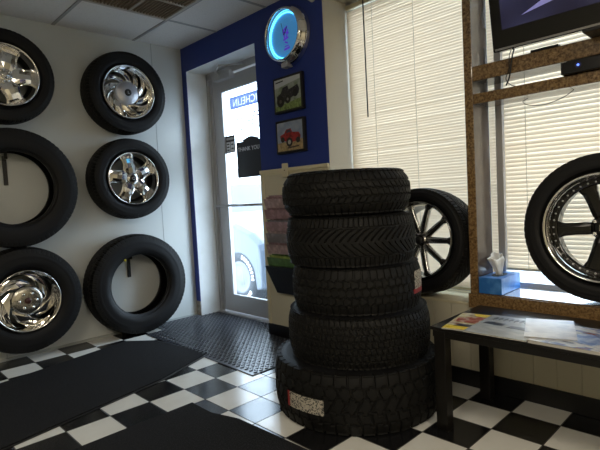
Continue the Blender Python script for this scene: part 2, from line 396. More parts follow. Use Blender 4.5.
# ------------------------------------------------------------------ ceiling vent
v = empty('ceiling_vent', (.853, -.7325, H), label='tan ceiling grille set in the ceiling grid above the hanging tires', cat='vent')
mb = MB(); a, b_ = .288, .290; z0, z1 = -.016, 0
mb.box((-a, -b_, z0), (a, -b_+.022, z1)); mb.box((-a, b_-.022, z0), (a, b_, z1)); mb.box((-a, -b_+.022, z0), (-a+.022, b_-.022, z1)); mb.box((a-.022, -b_+.022, z0), (a, b_-.022, z1))
mb.box((-a+.02, -.008, z0), (a-.02, .008, z1)); mb.box((-.008, -b_+.02, z0), (.008, b_-.02, z1))
mb.build('grille_frame', M['tan'], v, .002)
mb = MB().box((-a+.02, -b_+.02, -.003), (a-.02, b_-.02, -.001)); mb.build('grille_back', M['grille'], v)
mb = MB()
for i in range(24):
    y = -b_+.03+i*(2*b_-.06)/23; mb.box((-a+.022, y-.0025, -.012), (a-.022, y+.0025, -.003))
mb.build('louvres', M['grille'], v)

# ------------------------------------------------------------------ tires and wheels
def smooth_path(ctrl, n):
    P = np.array(ctrl, float); k = len(P); out = []
    for i in range(k-1):
        p0, p1, p2, p3 = P[max(i-1, 0)], P[i], P[i+1], P[min(i+2, k-1)]
        for t in np.linspace(0, 1, n, endpoint=False):
            out.append(.5*((2*p1)+(-p0+p2)*t+(2*p0-5*p1+4*p2-p3)*t*t+(-p0+3*p1-3*p2+p3)*t**3))
    out.append(P[-1]); return np.array(out)
def fr(x): return x-np.floor(x)
def band(u, c, w): return (np.abs(u-c) < w).astype(float)
def tri(x): return 2*np.abs(2*fr(x)-1)-1
def pat_highway(u, t):
    n = 62; z = .03*tri(t*n)
    g = band(u, .56, .045)+band(u, -.56, .045)+(np.abs(u-.19-z) < .035)+(np.abs(u+.19+z) < .035)
    g += (np.abs(u) > .60)*(fr(t*n+.25*np.abs(u)) < .20)
    g += (np.abs(u) > .22)*(np.abs(u) < .52)*(fr(t*n*1.0+np.sign(u)*u*1.6) < .16)*.8
    g += (np.abs(u) < .16)*(fr(t*n+u*1.2) < .12)*.6
    return np.clip(g, 0, 1)
def pat_vee(u, t):
    a = np.abs(u); n = 58
    g = (a > .04)*(a < .60)*(fr(t*n-3.4*a**1.5-.6*a+.5*(u > 0)) < .20+.10*a)
    g = g+(a > .64)*(fr(t*n*1.5-.25*a) < .17)+band(a, .625, .022)*.9
    return np.clip(g, 0, 1)
def pat_zigzag(u, t):
    n = 58; a = np.abs(u); z = .045*tri(t*n)
    g = (np.abs(u-.58-z) < .04)+(np.abs(u+.58+z) < .04)+(np.abs(u-.2+z) < .04)+(np.abs(u+.2-z) < .04)
    g = g+(a > .62)*(fr(t*n) < .25)+(a < .56)*(a > .24)*(fr(t*n+.35) < .14)*.7+(a < .16)*(fr(t*n+.5*u) < .14)*.5
    return np.clip(g, 0, 1)
def pat_blocks(u, t):
    n = 84; a = np.abs(u); z = .025*tri(t*n)
    g = (np.abs(a-.72-z) < .03)+(np.abs(a-.43+z) < .03)+(np.abs(a-.15+z) < .03)
    row = np.floor((u+1)/.29)
    g = g+(fr(t*n+.5*row+.8*u) < .22)
    return np.clip(g, 0, 1)
def pat_allterrain(u, t):
    n = 44; a = np.abs(u); z = .05*np.sign(tri(t*n+.1))
    g = (np.abs(a-.66-z*.6) < .035)+(np.abs(a-.25+z) < .04)
    g = g+(a >= .64)*(fr(t*n) < .17)+(a < .66)*(a > .25)*(fr(t*n+.5+.5*u) < .20)+(a <= .25)*(fr(t*n+.25-1.2*u) < .20)
    return np.clip(g, 0, 1)
def pat_plain(u, t):
    n = 70; a = np.abs(u)
    g = band(a, .55, .045)+band(a, .18, .045)+(a > .6)*(fr(t*n) < .2)*.8+(a < .5)*(a > .24)*(fr(t*n+u) < .14)*.6
    return np.clip(g, 0, 1)

def tire_mesh(R, Wd, rb, pat, nseg, ncross, Mx, depth=.008, square=False, crown=.012):
    """axis +z; returns mesh vertices transformed by Mx"""
    h = Wd/2; S = R-rb
    tw = h*(.90 if square else .84)                     # tread half width
    side = [(rb, .72*h), (rb+.015, .80*h), (rb+.04*S+.012, .88*h), (rb+.30*S, .985*h), (rb+.50*S, 1.0*h), (rb+.72*S, .975*h), (rb+.88*S, .925*h if not square else .97*h), (R-crown*.9, tw+.006)]
    if crown > .02: side = [(rb, .72*h), (rb+.015, .80*h), (rb+.04*S+.012, .88*h), (rb+.2*S, .96*h), (rb+.4*S, 1.0*h), (R-crown-.018, .985*h), (R-crown*.9, tw+.006)]
    sp = smooth_path(side, 4)
    # fine circumferential ridges on the sidewall
    for i, q in enumerate(sp):
        f_ = (q[0]-rb)/S
        if .60 < f_ < .66 or .20 < f_ < .24: q[1] += .0018
    uu = np.linspace(1, -1, ncross)
    tr_r = R-crown*np.abs(uu)**3; tr_z = uu*tw
    outer = np.concatenate([sp, np.stack([tr_r, tr_z], 1), sp[::-1]*np.array([1, -1])])
    us = np.concatenate([np.full(len(sp), 9.), uu, np.full(len(sp), 9.)])
    inner = np.array([(rb, -.50*h), (rb+.02, -.62*h), (rb+.45*S, -.84*h), (R-.034, -.72*h), (R-.026, -.4*h), (R-.024, 0), (R-.026, .4*h), (R-.034, .72*h), (rb+.45*S, .84*h), (rb+.02, .62*h), (rb, .50*h)])
    inner = smooth_path(inner, 3)
    prof = np.concatenate([outer, inner]); us = np.concatenate([us, np.full(len(inner), 9.)])
    m = len(prof); th = np.arange(nseg)/nseg
    Rr = np.repeat(prof[None, :, 0], nseg, 0); Z = np.repeat(prof[None, :, 1], nseg, 0)
    U_ = np.repeat(us[None], nseg, 0); T_ = np.repeat(th[:, None], m, 1)
    msk = np.abs(U_) <= 1
    G = np.zeros_like(Rr); G[msk] = pat(U_[msk], T_[msk]); Rr = Rr-G*depth
    # shoulder lugs run a little onto the sidewall
    sh = np.zeros(m, bool); sh[len(sp)-7:len(sp)] = True; sh[len(sp)+ncross:len(sp)+ncross+7] = True
    gs = pat(np.full(nseg, .985), th)
    if nseg < 800: gs = gs*.35
    Rr[:, sh] -= (gs*depth)[:, None]; Z[:, sh] -= np.sign(Z[:, sh])*(gs*depth*.5)[:, None]
    V = np.stack([Rr*np.cos(2*PI*T_), Rr*np.sin(2*PI*T_), Z], -1).reshape(-1, 3)
    A = np.array(Mx); V = V @ A[:3, :3].T+A[:3, 3]
    i = np.arange(nseg)[:, None]; k = np.arange(m)[None]; j = (i+1) % nseg; l = (k+1) % m
    F = np.stack([i*m+k, j*m+k, j*m+l, i*m+l], -1).reshape(-1, 4)
    me = bpy.data.meshes.new('tire'); me.vertices.add(len(V)); me.vertices.foreach_set('co', V.astype(np.float32).ravel())
    me.loops.add(F.size); me.loops.foreach_set('vertex_index', F.astype(np.int32).ravel())
    me.polygons.add(len(F)); me.polygons.foreach_set('loop_start', (np.arange(len(F))*4).astype(np.int32)); 
    kk = np.tile(np.arange(m), nseg); istread = (kk >= len(sp)-8) & (kk < len(sp)+ncross+7)
    me.materials.append(M['rubber_side']); me.materials.append(M['rubber'])
    me.polygons.foreach_set('material_index', istread.astype(np.int32))
    me.update(calc_edges=True); me.polygons.foreach_set('use_smooth', ~istread)
    me.validate(); return me
def mesh_obj(name, me, parent=None):
    o = bpy.data.objects.new(name, me); COL.objects.link(o); o.parent = parent; return o
def frame(face, e1, c):
    a = Vector(face).normalized(); e1 = Vector(e1).normalized(); e2 = a.cross(e1)
    return Matrix(((e1.x, e2.x, a.x, c[0]), (e1.y, e2.y, a.y, c[1]), (e1.z, e2.z, a.z, c[2]), (0, 0, 0, 1)))

def loft(mb, secs, mi=0):
    """secs: list of lists of 3D points (same length, closed loops)"""
    n = len(secs[0]); v = [p for s_ in secs for p in s_]; f = []
    for i in range(len(secs)-1):
        for k in range(n): f.append((i*n+k, i*n+(k+1) % n, (i+1)*n+(k+1) % n, (i+1)*n+k))
    f.append(tuple(range(n-1, -1, -1))); f.append(tuple(range((len(secs)-1)*n, len(secs)*n)))
    mb.add(v, f, mi, False); return mb
def spoke(secs, ang):
    """secs: (r, dang_deg, halfwidth, z_front, z_back, crown, skew)"""
    L = []
    for r, da, hw, zf, zb, cr, sk in secs:
        t = ang+math.radians(da); ct, st = math.cos(t), math.sin(t); loop = []
        for q, z in [(-1, zb), (-1, zf-cr), (-.72, zf-.3*cr), (-.3, zf), (.3, zf), (.72, zf-.3*cr), (1, zf-cr), (1, zb)]:
            zz = z+sk*q; loop.append((r*ct-q*hw*st, r*st+q*hw*ct, zz))
        L.append(loop)
    return L
def wheel_loc(name, base): return empty(name, base)

def build_rim(root, Mx, rr, Wd, style, lipm, barm):
    h = Wd/2
    bar = MB(); zf = .94*h; rb = rr*.955
    prof = [(rr*.985, zf-.002), (rr*1.0, zf+.004), (rr*.975, zf+.007), (rr*.945, zf-.001), (rr*.93, zf-.02), (rr*.885, zf-.035*1), (rr*.87, zf-.07), (rr*.80, zf-.085), (rr*.79, -.2*h), (rr*.86, -.6*h), (rr*.88, -.9*h), (rr*.97, -.93*h), (rr*.99, -.90*h), (rr*.90, -.75*h), (rr*.84, -.2*h), (rr*.86, zf-.06), (rr*.95, zf-.03)]
    if style in ('mesh', 'black'):
        prof = [(rr*.985, zf-.002), (rr*1.0, zf+.004), (rr*.975, zf+.007), (rr*.95, zf-.001), (rr*.935, zf-.012), (rr*.915, zf-.016), (rr*.90, zf-.05), (rr*.89, -.2*h), (rr*.90, -.6*h), (rr*.90, -.9*h), (rr*.97, -.93*h), (rr*.99, -.90*h), (rr*.93, -.75*h), (rr*.92, -.2*h), (rr*.94, zf-.04), (rr*.96, zf-.02)]
    bar.lathe(prof, 96, closed=True)
    n = 96; m = len(prof)
    # inside of the barrel (behind the lip) is duller than the lip
    for i in range(n):
        for k in range(m):
            if k >= 6: bar.mi[i*m+k] = 1
    bar.xf(Mx); rim = bar.build('rim', [lipm, barm], root)
    def add(nm, mb, m_, bev=0): mb.xf(Mx); return mb.build(nm, m_, rim, bev)
    if style == 'turbine':
        for k in range(10):
            a = 2*PI*k/10
            L = spoke([(rr*.36, -6, rr*.11, zf-.050, zf-.065, .002, .004), (rr*.50, 4, rr*.140, zf-.044, zf-.060, .003, .008), (rr*.66, 17, rr*.165, zf-.040, zf-.058, .003, .011), (rr*.80, 32, rr*.17, zf-.044, zf-.062, .002, .009), (rr*.885, 42, rr*.17, zf-.046, zf-.064, .002, .004)], a)
            add('spoke', loft(MB(), L), M['chrome'], .0015)
        d = MB().lathe([(0, zf-.022), (rr*.12, zf-.022), (rr*.40, zf-.025), (rr*.44, zf-.031), (rr*.45, zf-.066), (0, zf-.066)], 64); add('hub_disc', d, M['chrome_hub'])
        d = MB().lathe([(0, zf-.012), (rr*.10, zf-.013), (rr*.13, zf-.017), (rr*.135, zf-.026)], 32); cp_ = add('center_cap', d, M['cap_black'])
        e = MB(); e.box((-.006, -.010, zf-.012), (-.002, .010, zf-.0105)); e.box((-.002, -.010, zf-.012), (.009, -.006, zf-.0105)); e.xf(Mx); e.build('cap_emblem', M['emblem'], rim)
    if style in ('star', 'star_lugs'):
        wide = 1.0 if style == 'star' else 1.12
        for k in range(5):
            a = 2*PI*k/5+(math.radians(100) if style == 'star' else math.radians(2))
            L = spoke([(rr*.10, 0, rr*.09, zf-.030, zf-.055, .003, 0), (rr*.26, 0, rr*.27*wide, zf-.026, zf-.058, .006, 0), (rr*.42, 0, rr*.26*wide, zf-.022, zf-.056, .010, 0), (rr*.60, 0, rr*.225*wide, zf-.024, zf-.055, .010, 0), (rr*.76, 0, rr*.235*wide, zf-.030, zf-.058, .008, 0), (rr*.89, 0, rr*.30*wide, zf-.040, zf-.062, .003, 0)], a)
            add('spoke', loft(MB(), L), M['chrome'], .003)
        d = MB().lathe([(0, zf-.018), (rr*.16, zf-.018), (rr*.22, zf-.024), (rr*.24, zf-.036)], 48); add('hub_disc', d, M['chrome'])
        d = MB().lathe([(0, zf-.006), (rr*.09, zf-.007), (rr*.125, zf-.013), (rr*.13, zf-.022)], 32); add('center_cap', d, M['cap_black'] if style == 'star' else M['chrome'])
        e = MB(); e.lathe([(rr*.04, zf-.006), (rr*.05, zf-.0045), (rr*.06, zf-.006)], 20, closed=True); add('cap_emblem', e, M['emblem'])
        if style == 'star_lugs':
            for k in range(5):
                a = 2*PI*(k+.5)/5+math.radians(2)
                e = MB().lathe([(0, zf-.006), (.007, zf-.007), (.009, zf-.012), (.009, zf-.036)], 12)
                e.v = [(x+math.cos(a)*rr*.19, y+math.sin(a)*rr*.19, z) for x, y, z in e.v]; add('lug_nut', e, M['chrome'])
    if style == 'swirl':
        for k in range(5):
            a = 2*PI*k/5+math.radians(40)
            L = spoke([(rr*.34, -26, rr*.24, zf-.026, zf-.050, .003, .004), (rr*.50, -8, rr*.29, zf-.020, zf-.046, .006, .008), (rr*.65, 12, rr*.31, zf-.020, zf-.048, .007, .010), (rr*.78, 30, rr*.31, zf-.028, zf-.054, .006, .008), (rr*.895, 48, rr*.30, zf-.038, zf-.060, .003, .003)], a)
            add('spoke', loft(MB(), L), M['chrome'], .003)
        d = MB().lathe([(0, zf-.010), (rr*.2, zf-.009), (rr*.36, zf-.011), (rr*.45, zf-.018), (rr*.48, zf-.028), (rr*.49, zf-.055), (0, zf-.055)], 64); add('hub_disc', d, M['hub_satin'])
        d = MB().lathe([(0, zf+.004), (rr*.07, zf+.003), (rr*.10, zf-.004), (rr*.11, zf-.016)], 32); add('center_cap', d, mat('dark_red_cap', (.06, .018, .015), .3))
        for k in range(6):
            a = 2*PI*k/6
            e = MB().lathe([(0, zf+.001), (.008, zf), (.010, zf-.005), (.011, zf-.02)], 12)
            e.v = [(x+math.cos(a)*rr*.25, y+math.sin(a)*rr*.25, z) for x, y, z in e.v]; add('lug_nut', e, M['chrome'])
    if style == 'mesh':
        for k in range(5):
            for sgn in (-1, 1):
                a = 2*PI*k/5+math.radians(90)
                L = spoke([(rr*.14, sgn*14, rr*.080, zf-.034, zf-.060, .004, 0), (rr*.34, sgn*16, rr*.088, zf-.026, zf-.052, .010, 0), (rr*.60, sgn*17, rr*.080, zf-.018, zf-.042, .008, 0), (rr*.82, sgn*17.5, rr*.072, zf-.014, zf-.038, .007, 0), (rr*.93, sgn*18, rr*.12, zf-.016, zf-.040, .003, 0)], a)
                add('spoke', loft(MB(), L), M['chrome_d'], .0025)
        d = MB().lathe([(0, zf-.028), (rr*.13, zf-.028), (rr*.20, zf-.034), (rr*.22, zf-.062), (0, zf-.062)], 48); add('hub_disc', d, M['chrome_d'])
        d = MB().lathe([(0, zf-.018), (rr*.09, zf-.019), (rr*.11, zf-.028)], 32); add('center_cap', d, M['cap_black'])
        for k in range(5):
            a = 2*PI*k/5+math.radians(54)
            e = MB().lathe([(0, zf-.020), (.007, zf-.021), (.008, zf-.036)], 12)
            e.v = [(x+math.cos(a)*rr*.165, y+math.sin(a)*rr*.165, z) for x, y, z in e.v]; add('lug_nut', e, M['cap_black'])
    if style == 'black':
        for k in range(5):
            a = 2*PI*k/5+PI+.06
            L = spoke([(rr*.12, 0, rr*.10, zf-.060, zf-.095, .004, 0), (rr*.30, 0, rr*.120, zf-.052, zf-.090, .008, 0), (rr*.50, 0, rr*.115, zf-.048, zf-.080, .009, 0), (rr*.68, 0, rr*.125, zf-.046, zf-.076, .008, 0), (rr*.80, 0, rr*.17, zf-.046, zf-.072, .004, 0)], a)
            add('spoke', loft(MB(), L), M['gloss_black'], .003)
            e = MB(); t = a
            L = spoke([(rr*.52, 0, rr*.045, zf-.0455, zf-.050, .0005, 0), (rr*.535, 0, rr*.045, zf-.0455, zf-.050, .0005, 0)], a)
            if k == 3: add('spoke_badge', loft(MB(), L), M['chrome'])
        d = MB().lathe([(rr*.795, zf-.040), (rr*.90, zf-.036), (rr*.905, zf-.052), (rr*.795, zf-.060)], 96, closed=True); add('rivet_ring', d, M['gloss_black'])
        for k in range(40):
            a = 2*PI*k/40
            e = MB().lathe([(0, zf-.034), (.0035, zf-.035), (.0045, zf-.040)], 10)
            e.v = [(x+math.cos(a)*rr*.85, y+math.sin(a)*rr*.85, z) for x, y, z in e.v]; add('rivet', e, M['emblem'])
        d = MB().lathe([(0, zf-.046), (rr*.15, zf-.046), (rr*.24, zf-.056), (rr*.26, zf-.095), (0, zf-.095)], 48); add('hub_disc', d, M['gloss_black'])
        d = MB().lathe([(0, zf-.036), (rr*.08, zf-.037), (rr*.10, zf-.046)], 32); add('center_cap', d, M['chrome_d'])
        for k in range(5):
            a = 2*PI*k/5
            e = MB().lathe([(0, zf-.034), (.008, zf-.035), (.009, zf-.050)], 12)
            e.v = [(x+math.cos(a)*rr*.19, y+math.sin(a)*rr*.19, z) for x, y, z in e.v]; add('lug_nut', e, M['chrome'])
    return rim
M['hub_satin'] = mat('worn_chrome', (.62, .60, .54), .24, metal=1, bump=(40, .25))
M['chrome_hub'] = mat('satin_chrome', (.62, .62, .66), .38, metal=1)

def wheel(name, label, cat, c, face, e1, base, R, Wd, rb, pat, style=None, lipm=None, barm=None, nseg=360, ncross=41, group=None, depth=.006, square=False):
    root = empty(name, base, label=label, cat=cat, group=group)
    Mx = Matrix.Translation(-Vector(base)) @ frame(face, e1, c)
    me = tire_mesh(R, Wd, rb, pat, nseg, ncross, Mx, depth, square)
    mesh_obj('tire', me, root)
    if style: build_rim(root, Mx, rb*1.02, Wd, style, lipm or M['chrome'], barm or M['barrel'])
    return root
def bare(name, label, c, face, e1, R, Wd, rb, pat, nseg, ncross, group, depth=.008, square=False):
    me = tire_mesh(R, Wd, rb, pat, nseg, ncross, frame(face, e1, (0, 0, 0)), depth, square)
    o = mesh_obj(name, me); o.location = c; tag(o, label, 'tire', group); return o

LW = 'tires and wheels hung on the left wall'
FX, EY = (1, 0, 0), (0, 1, 0)
def wc(Wd): return .008+Wd/2
wheel('car_wheel', 'chrome turbine-vaned wheel with tire, high on the white wall nearest the blue wall', 'wheel', (wc(.19), -.585, 1.872), FX, EY, (0, -.585, 1.56), .312, .19, .199, pat_plain, 'turbine', group=LW)
wheel('car_wheel', 'five-spoked chrome wheel with black cap, hung above the bare tire on the floor', 'wheel', (wc(.19), -.596, 1.216), FX, EY, (0, -.596, .904), .312, .19, .198, pat_plain, 'star', group=LW)
bare('tire', 'bare tire resting on the floor against the white wall beside the rubber mat', (wc(.20), -.596, .3925), FX, EY, .392, .20, .233, pat_plain, 480, 49, LW)
wheel('car_wheel', 'star-spoked chrome wheel with tire, top left of the white wall, cut by the picture edge', 'wheel', (wc(.187), -1.408, 1.892), FX, EY, (0, -1.408, 1.587), .305, .187, .197, pat_plain, 'star_lugs', group=LW)
bare('tire', 'large bare tire hung in the middle of the left column on the white wall', (wc(.196), -1.404, 1.164), FX, EY, .396, .196, .240, pat_plain, 480, 49, LW)
wheel('car_wheel', 'large chrome wheel with five swirling blades and tire, low on the white wall at left', 'wheel', (wc(.194), -1.392, .414), FX, EY, (0, -1.392, .058), .356, .194, .202, pat_plain, 'swirl', group=LW)
tireC = [o for o in bpy.data.objects if o.name.startswith('tire') and o.get('label', '').startswith('bare tire resting')][0]
MB().lathe([(0, .003), (.008, .0028), (.010, 0)], 14).xf(Matrix.Translation((.094, -.122, .205)) @ Matrix.Rotation(PI/2, 4, 'Y')).build('paint_mark', M['yellow'], tireC)['label'] = 'yellow paint mark'
def hook(y, z0, z1, L, cap, label):
    t = empty('wall_hook', (0, y, z0), label=label, cat='hook')
    MB().box((0, -.013, 0), (.012, .013, z1-z0)).build('wall_plate', M['cap_black'], t, .002)
    MB().box((.012, -.010, z1-z0-.022), (L, .010, z1-z0-.004)).build('hook_arm', M['cap_black'], t, .002)
    MB().box((L-.012, -.009, z1-z0-.022), (L, .009, z1-z0+.03)).build('hook_tip', M['yellow'] if cap else M['cap_black'], t, .003)
hook(-.607, .436, .605, .06, False, 'black wall hook inside the bare tire that rests on the floor')
hook(-1.418, 1.19, 1.385, .06, False, 'black wall hook inside the large bare hung tire')

# the stack in the middle of the room
SG = 'tires stacked on the checkered floor'
SXc, SYc = 2.229, -.488
stack = [
 ((2.229, SYc), .398, 0, .264, .250, pat_allterrain, 'largest chunky tire at the bottom of the floor stack, with a paper label', .008, 860),
 ((2.255, SYc), .338, .264, .487, .225, pat_blocks, 'block-tread tire second from the bottom of the floor stack', .0055, 860),
 ((2.254, SYc), .307, .487, .693, .200, pat_zigzag, 'zigzag-ribbed tire in the middle of the floor stack, with a label at its right', .0055, 860),
 ((2.229, SYc), .3075, .693, .914, .200, pat_vee, 'tire with swept feather-shaped tread, second from the top of the floor stack', .0055, 900),
 ((2.213, SYc), .307, .914, 1.119, .200, pat_highway, 'ribbed tire on top of the floor stack', .0055, 860)]
for i, ((x, y), R, z0, z1, rb, pat, lab, dp, ns) in enumerate(stack):
    Wd = z1-z0-.001
    rot = Matrix.Rotation([.3, 1.1, 2.0, .1, .8][i], 4, 'Z')
    me = tire_mesh(R, Wd, rb, pat, ns, 57, rot, dp, i < 4, .030 if i == 4 else .015)
    o = mesh_obj('stacked_tire', me); o.location = (x, y, (z0+z1)/2); tag(o, lab, 'tire', SG)
    def label_patch(nm, a0, a1, zz0, zz1, m_, off):
        mb = MB(); n = 14; v = []
        for k in range(n+1):
            a = a0+(a1-a0)*k/n
            for z in (zz0, zz1):
                for rr_ in (R+off, R+off-.003): v.append((rr_*math.cos(a), rr_*math.sin(a), z-(z0+z1)/2))
        f = []
        for k in range(n):
            b0 = k*4; b1 = b0+4
            f += [(b0, b1, b1+2, b0+2), (b0+1, b0+3, b1+3, b1+1), (b0, b0+1, b1+1, b1), (b0+2, b1+2, b1+3, b0+3)]
        f += [(0, 2, 3, 1), (n*4, n*4+1, n*4+3, n*4+2)]
        mb.add(v, f); return mb.build(nm, m_, o)
    if i == 0:
        label_patch('paper_label', -1.72, -1.24, .085, .152, M['label_white'], .001)['label'] = 'creased white barcode label'
        label_patch('label_stripe', -1.76, -1.72, .085, .152, M['label_red'], .001)['label'] = 'red edge of the label'
    if i == 2:
        label_patch('paper_label', .12, .42, .575, .655, M['label_white'], .001)['label'] = 'white printed label'
        label_patch('label_stripe', .08, .42, .555, .575, M['label_red'], .001)['label'] = 'red lower edge of the label'

# wheels standing on the window sill
def sill_wheel(label, x, y, R, rr, tilt, Wd, zb, pat, style, lipm, barm):
    a = (0, -math.cos(tilt), math.sin(tilt)); C = (x, y, zb+R*math.cos(tilt)+Wd*.43*math.sin(tilt)+.001)
    wheel('car_wheel', label, 'wheel', C, a, (1, 0, 0), (x, y, zb), R, Wd, rr*.98, pat, style, lipm, barm, nseg=600, ncross=49, depth=.0045, square=True)
M['chrome_rim_d'] = mat('smoked_chrome', (.42, .41, .39), .12, metal=1)
sill_wheel('wheel with thin paired dark chrome spokes standing on the sill behind the tire stack', 2.297, .070, .290, .212, .120, .19, SILL, pat_vee, 'mesh', M['chrome_rim_d'], M['barrel'])
sill_wheel('gloss black spoked wheel with riveted chrome lip standing on the brown shelf at right', 3.176, .074, .317, .230, .073, .20, .488, pat_highway, 'black', M['chrome'], M['gloss_black'])

# ------------------------------------------------------------------ brown laminate frame with shelves
fr_ = empty('shelf_unit', (2.61, 0, SILL), label='brown granite-patterned laminate frame with two shelves built in front of the right window', cat='shelf unit')
def fpart(name, a, b_, bevel=.004):
    mb = MB().box(a, b_); mb.mi = [1, 1, 0, 1, 1, 1]; o = mb.build(name, [M['lam'], M['lam_face']], None, bevel); o.data.transform(Matrix.Translation((-2.61, 0, -SILL))); o.parent = fr_; return o
fpart('side_panel', (2.592, -.004, SILL), (2.636, .168, 2.24))
fpart('base_board', (2.636, -.010, .4325), (4.22, .190, .488))
fpart('front_lip', (2.590, -.022, .412), (4.22, -.010, .4835), .002)
fpart('shelf', (2.636, -.004, 1.521), (4.22, .166, 1.592))
fpart('shelf', (2.636, -.004, 1.412), (4.22, .166, 1.461))
fpart('side_panel', (4.22, -.004, SILL), (4.26, .168, 2.24))

# ------------------------------------------------------------------ television
tvm = bpy.data.materials.new('tv_screen_picture'); tvm.use_nodes = True; nt = tvm.node_tree; b = nt.nodes['Principled BSDF']
b.inputs['Base Color'].default_value = (.01, .01, .015, 1); b.inputs['Roughness'].default_value = .15
tc = nt.nodes.new('ShaderNodeTexCoord'); n = nt.nodes.new('ShaderNodeTexNoise'); n.inputs['Scale'].default_value = 3.2; n.inputs['Detail'].default_value = 1
nt.links.new(tc.outputs['Object'], n.inputs['Vector'])
r = nt.nodes.new('ShaderNodeValToRGB'); e = r.color_ramp.elements; e[0].position = .35; e[0].color = (.018, .016, .045, 1); e[1].position = .7; e[1].color = (.10, .11, .24, 1)
nt.links.new(n.outputs['Fac'], r.inputs['Fac']); nt.links.new(r.outputs[0], b.inputs['Emission Color']); b.inputs['Emission Strength'].default_value = .38
TVW, TVH = 1.02, .62
tv = empty('television', (2.772+TVW/2, -.055, 1.615), label='black flat screen television standing on the upper brown shelf, tilted slightly forward', cat='television')
RT = Matrix.Rotation(math.radians(9), 4, 'X')
mb = MB().box((-TVW/2, -.02, .0), (TVW/2, .035, TVH)).xf(RT); mb.build('casing', M['tv'], tv, .004)
mb = MB().box((-TVW/2+.012, -.024, .004), (TVW/2-.012, -.019, .012)).xf(RT); mb.build('chrome_strip', M['silver'], tv)
mb = MB().box((-TVW/2+.048, -.0215, .088), (TVW/2-.048, -.0195, TVH-.04)).xf(RT); scn = mb.build('screen', tvm, tv)
mb = MB(); mb.prism([(-.375, .125), (-.17, .16), (.02, .26), (.02, .33), (-.10, .27), (-.20, .20)], 0, .0008); mb.xf(RT @ Matrix.Translation((0, -.0216, 0)) @ RX90)
mb.build('screen_streak', mat('screen_light_streak', (.1, .1, .2), .4, emis=((.30, .28, .62), .42)), scn)
mb = MB()
for i in range(9): mb.box((-.125+i*.013, -.0224, .108), (-.116+i*.013, -.0216, .116))
mb.xf(RT); mb.build('screen_caption', mat('screen_caption', (.1, .1, .1), .5, emis=((.25, .24, .18), .6)), scn)
mb = MB().box((-.14, -.06, -.023), (.14, .09, -.011)); mb.box((-.05, -.012, -.015), (.05, .03, .02)); mb.build('stand', M['tv'], tv, .003)
# remote or small black thing and cables near the set
rc = MB().box((2.905, .0, 1.592), (3.02, .035, 1.604)); tag(rc.build('remote_control', M['cap_black'], bevel=.003), 'thin black remote lying on the upper brown shelf under the television', 'remote')
bx = empty('cable_box', (3.037, .0, 1.461), label='slim black receiver box with a blue light on the lower brown shelf', cat='receiver')
MB().box((0, -.03, .001), (.32, .15, .052)).build('casing', M['tv'], bx, .003)
mb = MB().lathe([(0, .002), (.0045, .002), (.005, 0)], 12).xf(Matrix.Translation((.066, -.030, .030)) @ Matrix.Rotation(PI/2, 4, 'X')); mb.build('power_light', mat('blue_led', (.1, .2, .9), .4, emis=((.12, .22, 1), 1.6)), bx)
mb = MB().lathe([(.008, 0), (.010, .0012), (.012, 0)], 20).xf(Matrix.Translation((.066, -.030, .030)) @ Matrix.Rotation(PI/2, 4, 'X')); mb.build('button_ring', mat('dark_blue_ring', (.01, .015, .10), .3), bx)
def cable(pts, r_, label):
    P_ = smooth_path(pts, 6); mb = MB().tube([tuple(p) for p in P_], r_, 8); tag(mb.build('cable', M['wire']), label, 'cable')
cable([(2.835, .03, 1.66), (2.833, -.012, 1.60), (2.822, -.014, 1.53), (2.815, -.012, 1.50), (2.800, -.010, 1.47)], .0035, 'black cable hanging from the television over the upper brown shelf edge')
cable([(2.820, .02, 1.64), (2.818, -.010, 1.60), (2.815, -.011, 1.54), (2.800, -.010, 1.50), (2.822, -.010, 1.468), (2.842, .03, 1.462)], .002, 'thin black cable looping down to the lower brown shelf')
cable([(3.055, .08, 1.412), (3.02, .06, 1.385), (2.95, .05, 1.365), (2.88, .05, 1.372), (2.85, .05, 1.392), (2.87, .06, 1.408)], .0016, 'thin dark wire loop hanging below the lower brown shelf')
cable([(2.650, .10, 1.70), (2.66, .08, 1.64), (2.652, .09, 1.594)], .002, 'short dark wire end on the upper brown shelf beside the frame')

# ------------------------------------------------------------------ tissue box
tb = empty('tissue_box', (2.70, .095, .488), label='blue cardboard tissue box with a white tissue pulled out, on the sill', cat='tissue box')
MB().box((-.056, -.112, .001), (.056, .112, .080)).build('box', M['bluebox'], tb, .002)
mb = MB(); mb.prism([(.030*math.cos(a), .062*math.sin(a)) for a in np.linspace(0, 2*PI, 24, endpoint=False)], .0795, .0808); mb.build('opening', M['sign_black'], tb)
ts = MB(); ns_ = 26; rows = [(0.078, .018, .7), (.105, .028, .8), (.130, .042, 1), (.158, .056, 1), (.172, .050, 1)]
v_ = []; f_ = []
for j, (z, r_, k) in enumerate(rows):
    for i in range(ns_):
        a = 2*PI*i/ns_; q = 1+.16*math.sin(5*a+j*.5)+.08*math.sin(9*a+1)
        top = .006*math.sin(3*a+.6)+.010*math.sin(a) if j == len(rows)-1 else 0
        v_.append((r_*q*math.cos(a)*.62-.006*j, r_*q*math.sin(a)*.9+.003*j, z+top*1.2))
for j in range(len(rows)-1):
    for i in range(ns_): f_.append((j*ns_+i, j*ns_+(i+1) % ns_, (j+1)*ns_+(i+1) % ns_, (j+1)*ns_+i))
ts.add(v_, f_, 0, True); to = ts.build('tissue', M['paper'], tb); so = to.modifiers.new('thick', 'SOLIDIFY'); so.thickness = .001

